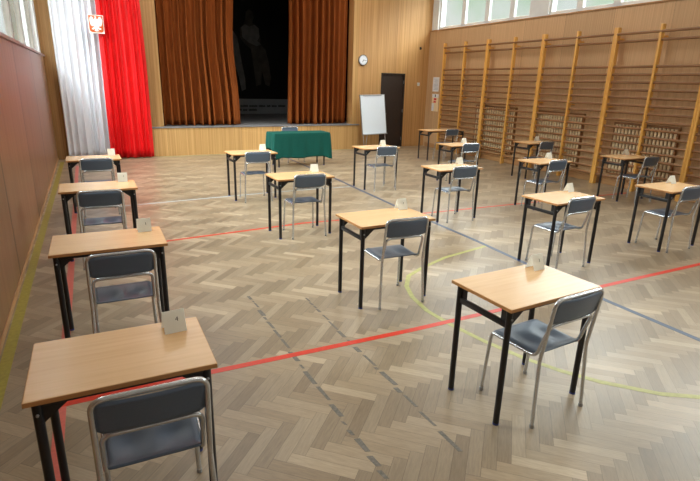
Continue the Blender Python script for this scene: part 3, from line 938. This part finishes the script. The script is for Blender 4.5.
# x, y of the backrest top, rotation
CHAIRS = {
 'A1': (0.13, 1.765, -2.0), 'A2': (0.16, 3.44, -1.5), 'A3': (0.13, 5.54, -2), 'A4': (0.19, 7.81, 1),
 'B1': (2.38, 1.71, 2.5), 'B2': (2.40, 3.46, -3), 'B3': (2.47, 5.70, -3), 'B4': (2.50, 7.85, -3),
 'C1': (4.62, 3.49, 0.8), 'C2': (4.80, 5.58, -4), 'C3': (4.94, 7.91, -3),
 'D1': (6.48, 3.41, -2), 'D2': (6.68, 5.59, 2), 'D3': (6.86, 7.87, -2),
 'E1': (8.74, 5.38, 1), 'E2': (8.80, 7.72, 1), 'E3': (8.63, 10.68, 2)}
chair0 = make_chair()
def put_chair(o, x, y, rot):
    a = R(rot)
    o.rotation_euler = (0, 0, a)
    o.location = (x - math.sin(a) * 0.236, y + math.cos(a) * 0.236, 0)
first = True
for key, (x, y, rot) in CHAIRS.items():
    o = chair0 if first else copy_tree(chair0)
    first = False
    put_chair(o, x, y, rot)
    tag(o, 'slate-blue chrome chair at the desk ' + PLACE[key], 'chair', 'exam chairs')
o = copy_tree(chair0)
o.rotation_euler = (0, 0, R(180 - 2)); o.location = (4.66, 11.82, 0)
tag(o, 'slate-blue chrome chair behind the green-covered table, below the stage', 'chair', 'exam chairs')

# ------------------------------------------------------------------ FOLDED CARDS
def make_card():
    root = empty('folded_card', (0, 0, 0))
    w, half, h, th = 0.050, 0.040, 0.098, 0.0012
    c = MB()
    prof = [(-half, 0), (0, h), (half, 0), (half - 0.003, 0), (0, h - 0.004), (-half + 0.003, 0)]
    vs = [(-w, a, b) for a, b in prof] + [(w, a, b) for a, b in prof]
    fs = []
    n = 6
    for i in range(n): fs.append((i, (i + 1) % n, (i + 1) % n + n, i + n))
    fs += [(0, 1, 4, 5), (1, 2, 3, 4), (6, 11, 10, 7), (7, 10, 9, 8)]
    c.add(vs, fs)
    c.build('card', M_PAPER, root, smooth=0)
    return root
CARD_OFF = {'A1': (0.232, 0.145), 'A2': (0.255, 0.155), 'A3': (0.26, 0.185), 'A4': (0.25, 0.185), 'B1': (0.262, 0.165), 'B2': (0.29, 0.185), 'B3': (0.285, 0.185), 'B4': (0.262, 0.175),
            'C1': (0.30, 0.18), 'C2': (0.285, 0.185), 'C3': (0.25, 0.165), 'D1': (0.21, 0.155), 'D2': (0.27, 0.16), 'D3': (0.25, 0.165), 'E1': (0.19, 0.165), 'E2': (0.25, 0.165)}
GLYPH = {'A1': '4', 'A2': '1', 'A3': '1', 'B1': '1', 'B2': '1'}
face = Matrix.Translation((0.0, -0.0202, 0.050)) @ Matrix.Rotation(math.atan2(0.098, 0.040), 4, 'X')
card0 = make_card()
first = True
for key, (dx, dy) in CARD_OFF.items():
    x, y, rot, w = DESKS[key]
    a = R(rot)
    o = card0 if first else copy_tree(card0)
    first = False
    o.location = (x + dx * math.cos(a) - dy * math.sin(a), y + dx * math.sin(a) + dy * math.cos(a), DESK_H)
    o.rotation_euler = (0, 0, a + R(rnd.uniform(-5, 5)))
    tag(o, 'white folded card on the desk ' + PLACE[key], 'card', 'folded number cards')
for key, o in zip(CARD_OFF, [q for q in COL.objects if q.name.startswith('folded_card')]):
    if key in GLYPH:
        text_mesh(GLYPH[key], 0.03, 'printed_number', M_INK, o, face @ Matrix.Translation((0.012, 0.008, 0.0006)))

# ------------------------------------------------------------------ GREEN TABLE
TX, TY, TW, TD = 4.58, 11.27, 1.25, 0.50
tt = copy_tree(desk_proto[DESKS['E3'][3]])
tt.location = (TX, TY, 0); tt.rotation_euler = (0, 0, 0)
tag(tt, 'long table standing under the green cloth, below the stage', 'table')
def cloth():
    hw, hd, top = 0.69, 0.275, DESK_H + 0.004
    # walk round the rectangle with rounded corners
    per, rc = [], 0.03
    def side(a, b, n):
        for i in range(n):
            t = i / n
            per.append((a[0] + (b[0] - a[0]) * t, a[1] + (b[1] - a[1]) * t))
    def corner(cx, cy, a0, n=6):
        for i in range(n):
            a = R(a0 + 90 * i / n); per.append((cx + rc * math.cos(a), cy + rc * math.sin(a)))
    side((-hw + rc, -hd), (hw - rc, -hd), 44); corner(hw - rc, -hd + rc, -90)
    side((hw, -hd + rc), (hw, hd - rc), 18); corner(hw - rc, hd - rc, 0)
    side((hw - rc, hd), (-hw + rc, hd), 44); corner(-hw + rc, hd - rc, 90)
    side((-hw, hd - rc), (-hw, -hd + rc), 18); corner(-hw + rc, -hd + rc, 180)
    n = len(per)
    rr = random.Random(5)
    ph = [rr.uniform(0, 6.28) for _ in range(4)]
    rings = 14
    vs, fs = [], []
    c = (0, 0)
    for k in range(rings + 1):
        t = k / rings
        for i, (x, y) in enumerate(per):
            cornerness = max(0, 1 - math.hypot(abs(x) - hw, abs(y) - hd) / 0.16)
            side_front = 1 if y < -hd + 0.001 and abs(x) < hw - 0.02 else 0
            drop = 0.55 if y < 0 and abs(x) < hw - 0.001 else (0.36 if abs(x) > hw - 0.03 and abs(y) < hd - 0.02 else 0.42)
            drop += 0.05 * cornerness + 0.012 * math.sin(i * 0.21 + ph[0])
            s = i / n * 2 * math.pi
            wv = 0.012 * math.sin(11 * s + ph[1]) + 0.007 * math.sin(23 * s + ph[2]) + 0.03 * cornerness
            nxn, nyn = (x / max(abs(x), 1e-6) if abs(x) > hw - rc else 0), (y / max(abs(y), 1e-6) if abs(y) > hd - rc else 0)
            l = math.hypot(nxn, nyn) or 1
            tt_ = t ** 0.8
            off = (0.008 + wv * tt_ + 0.012 * tt_) if k else 0
            vs.append((x + nxn / l * off, y + nyn / l * off, top - drop * t if k else top))
    for k in range(rings):
        for i in range(n):
            a, b = k * n + i, k * n + (i + 1) % n
            fs.append((a, b, b + n, a + n))
    fs.append(tuple(range(n)))
    mb = MB(); mb.add(vs, fs)
    o = mb.build('tablecloth', M_GREEN, None, smooth=50)
    md = o.modifiers.new('thick', 'SOLIDIFY'); md.thickness = 0.003; md.offset = 1
    o.location = (TX, TY, 0)
    return tag(o, 'bottle green cloth draped over the table below the stage', 'tablecloth')
cloth()

# ------------------------------------------------------------------ FLIPCHART
fc = empty('flipchart_easel', (7.735, 13.25, 0), R(-2))
tag(fc, 'white flipchart board on an easel before the dark door', 'flipchart')
tilt = Matrix.Translation((0, 0, 1.02)) @ Matrix.Diagonal((1, 1, 0.955, 1)) @ Matrix.Rotation(R(-2.2), 4, 'Y') @ Matrix.Rotation(R(-8), 4, 'X')
MB().box((-0.395, -0.012, -0.58), (0.395, 0.012, 0.58), 0.004, mat=tilt).build('board', M_BOARD, fc, smooth=0)
fm = MB()
for a, b in (((-0.405, -0.018, -0.59), (-0.388, 0.018, 0.59)), ((0.388, -0.018, -0.59), (0.405, 0.018, 0.59)), ((-0.405, -0.018, 0.573), (0.405, 0.018, 0.592))):
    fm.box(a, b, 0.003, mat=tilt)
fm.build('board_frame', M_ALU, fc, smooth=0)
MB().box((-0.40, -0.065, -0.60), (0.40, 0.018, -0.57), 0.004, mat=tilt).build('pen_tray', M_ALU, fc, smooth=0)
MB().box((-0.3, -0.03, 0.555), (0.3, -0.012, 0.59), 0.003, mat=tilt).build('paper_clamp', M_ALU, fc, smooth=0)
for sx in (-0.36, 0.36):
    p0 = tilt @ Vector((sx, 0.028, 0.4))
    p1 = tilt @ Vector((sx, 0.028, -0.58))
    e = p1 + (p1 - p0) * (p1.z / (p0.z - p1.z))
    MB().tube([p0, p1, e], 0.012, 10).build('leg', M_ALU, fc)
p0 = tilt @ Vector((0, 0.03, 0.45))
MB().tube([p0, Vector((p0.x, p0.y + 0.30, 0.0))], 0.012, 10).build('leg', M_ALU, fc)

# ------------------------------------------------------------------ WALL CLOCK, NOTICES, SWITCH
ck = empty('wall_clock', (7.60, BACK_Y, 2.53))
tag(ck, 'round white wall clock with a grey rim above the flipchart', 'clock')
rx = Matrix.Rotation(R(90), 4, 'X')
MB().lathe([(0.145, 0.0), (0.15, 0.02), (0.148, 0.04), (0.135, 0.046), (0.128, 0.036)], 40, rx).build('rim', M_CLOCKRIM, ck)
MB().lathe([(0.129, 0.03), (0.129, 0.037)], 40, rx).build('clock_face', M_CLOCKFACE, ck)
hm = MB()
for i in range(12):
    hm.box((-0.004, -0.0395, 0.098), (0.004, -0.0365, 0.118), mat=Matrix.Rotation(R(30 * i), 4, 'Y'))
hm.build('hour_marks', M_INK, ck, smooth=0)
MB().box((-0.005, -0.043, -0.012), (0.005, -0.039, 0.095), mat=Matrix.Rotation(R(95), 4, 'Y')).build('minute_hand', M_INK, ck, smooth=0)
MB().box((-0.006, -0.046, -0.01), (0.006, -0.042, 0.065), mat=Matrix.Rotation(R(205), 4, 'Y')).build('hour_hand', M_INK, ck, smooth=0)

def on_right_wall(name, y, z):
    return empty(name, (bar_x(y) + WALL_GAP, y, z), ROT_R)
n1 = on_right_wall('paper_notice', 13.26, 1.91)
tag(n1, 'pale printed sheet, upper of the two notices beside the wall bars', 'notice', 'paper notices')
MB().box((-0.003, -0.16, -0.21), (0, 0.16, 0.21)).build('sheet', M_CLOCKFACE, n1, smooth=0)
tx = MB()
for i in range(9):
    tx.box((-0.0038, -0.12, 0.15 - i * 0.038), (-0.0028, 0.12 - rnd.uniform(0, 0.06), 0.16 - i * 0.038))
tx.build('print_lines', M_BLUEINK, n1, smooth=0)
n2 = on_right_wall('paper_notice', 13.24, 1.37)
tag(n2, 'notice with red and black marks, lower of the two beside the wall bars', 'notice', 'paper notices')
MB().box((-0.003, -0.17, -0.26), (0, 0.17, 0.26)).build('sheet', M_GRILLE, n2, smooth=0)
MB().box((-0.0036, -0.165, 0.15), (-0.0028, 0.165, 0.255)).build('white_header', M_CLOCKFACE, n2, smooth=0)
MB().box((-0.0036, 0.05, -0.25), (-0.0028, 0.165, -0.02)).build('white_panel', M_CLOCKFACE, n2, smooth=0)
MB().prism([(-0.035, 0.17), (-0.02, 0.19), (-0.03, 0.23), (0.0, 0.25), (0.03, 0.23), (0.02, 0.19), (0.035, 0.17)], 0.0028, 0.0042, mat=Matrix.Rotation(R(90), 4, 'Z')).build('black_pictogram', M_INK, n2, smooth=0)
rp = MB()
rp.box((-0.0042, -0.06, 0.075), (-0.0028, 0.07, 0.135)); rp.box((-0.0042, -0.05, 0.0), (-0.0028, 0.075, 0.05)); rp.box((-0.0042, 0.09, 0.0), (-0.0028, 0.11, 0.02))
rp.build('red_marks', M_RED_PRINT, n2, smooth=0)
sw = empty('light_switch', (9.60, BACK_Y, 1.9))
tag(sw, 'small pale switch box on the back wall near the corner', 'switch')
MB().box((-0.04, -0.03, -0.05), (0.04, 0, 0.05), 0.006).build('box', M_PAPER, sw, smooth=0)
MB().box((-0.022, -0.037, -0.03), (0.022, -0.028, 0.03), 0.003).build('rocker', M_WHITE_PVC, sw, smooth=0)
hk = empty('wall_hook', (9.60, BACK_Y, 2.95))
tag(hk, 'small dark hook high on the back wall near the corner', 'hook')
MB().box((-0.03, -0.01, -0.04), (0.03, 0, 0.04), 0.004).build('plate', M_BLACK, hk, smooth=0)
MB().tube(fillet([(0, -0.005, 0.02), (0, -0.06, 0.02), (0, -0.06, -0.03)], 0.02), 0.008).build('hook_arm', M_BLACK, hk)
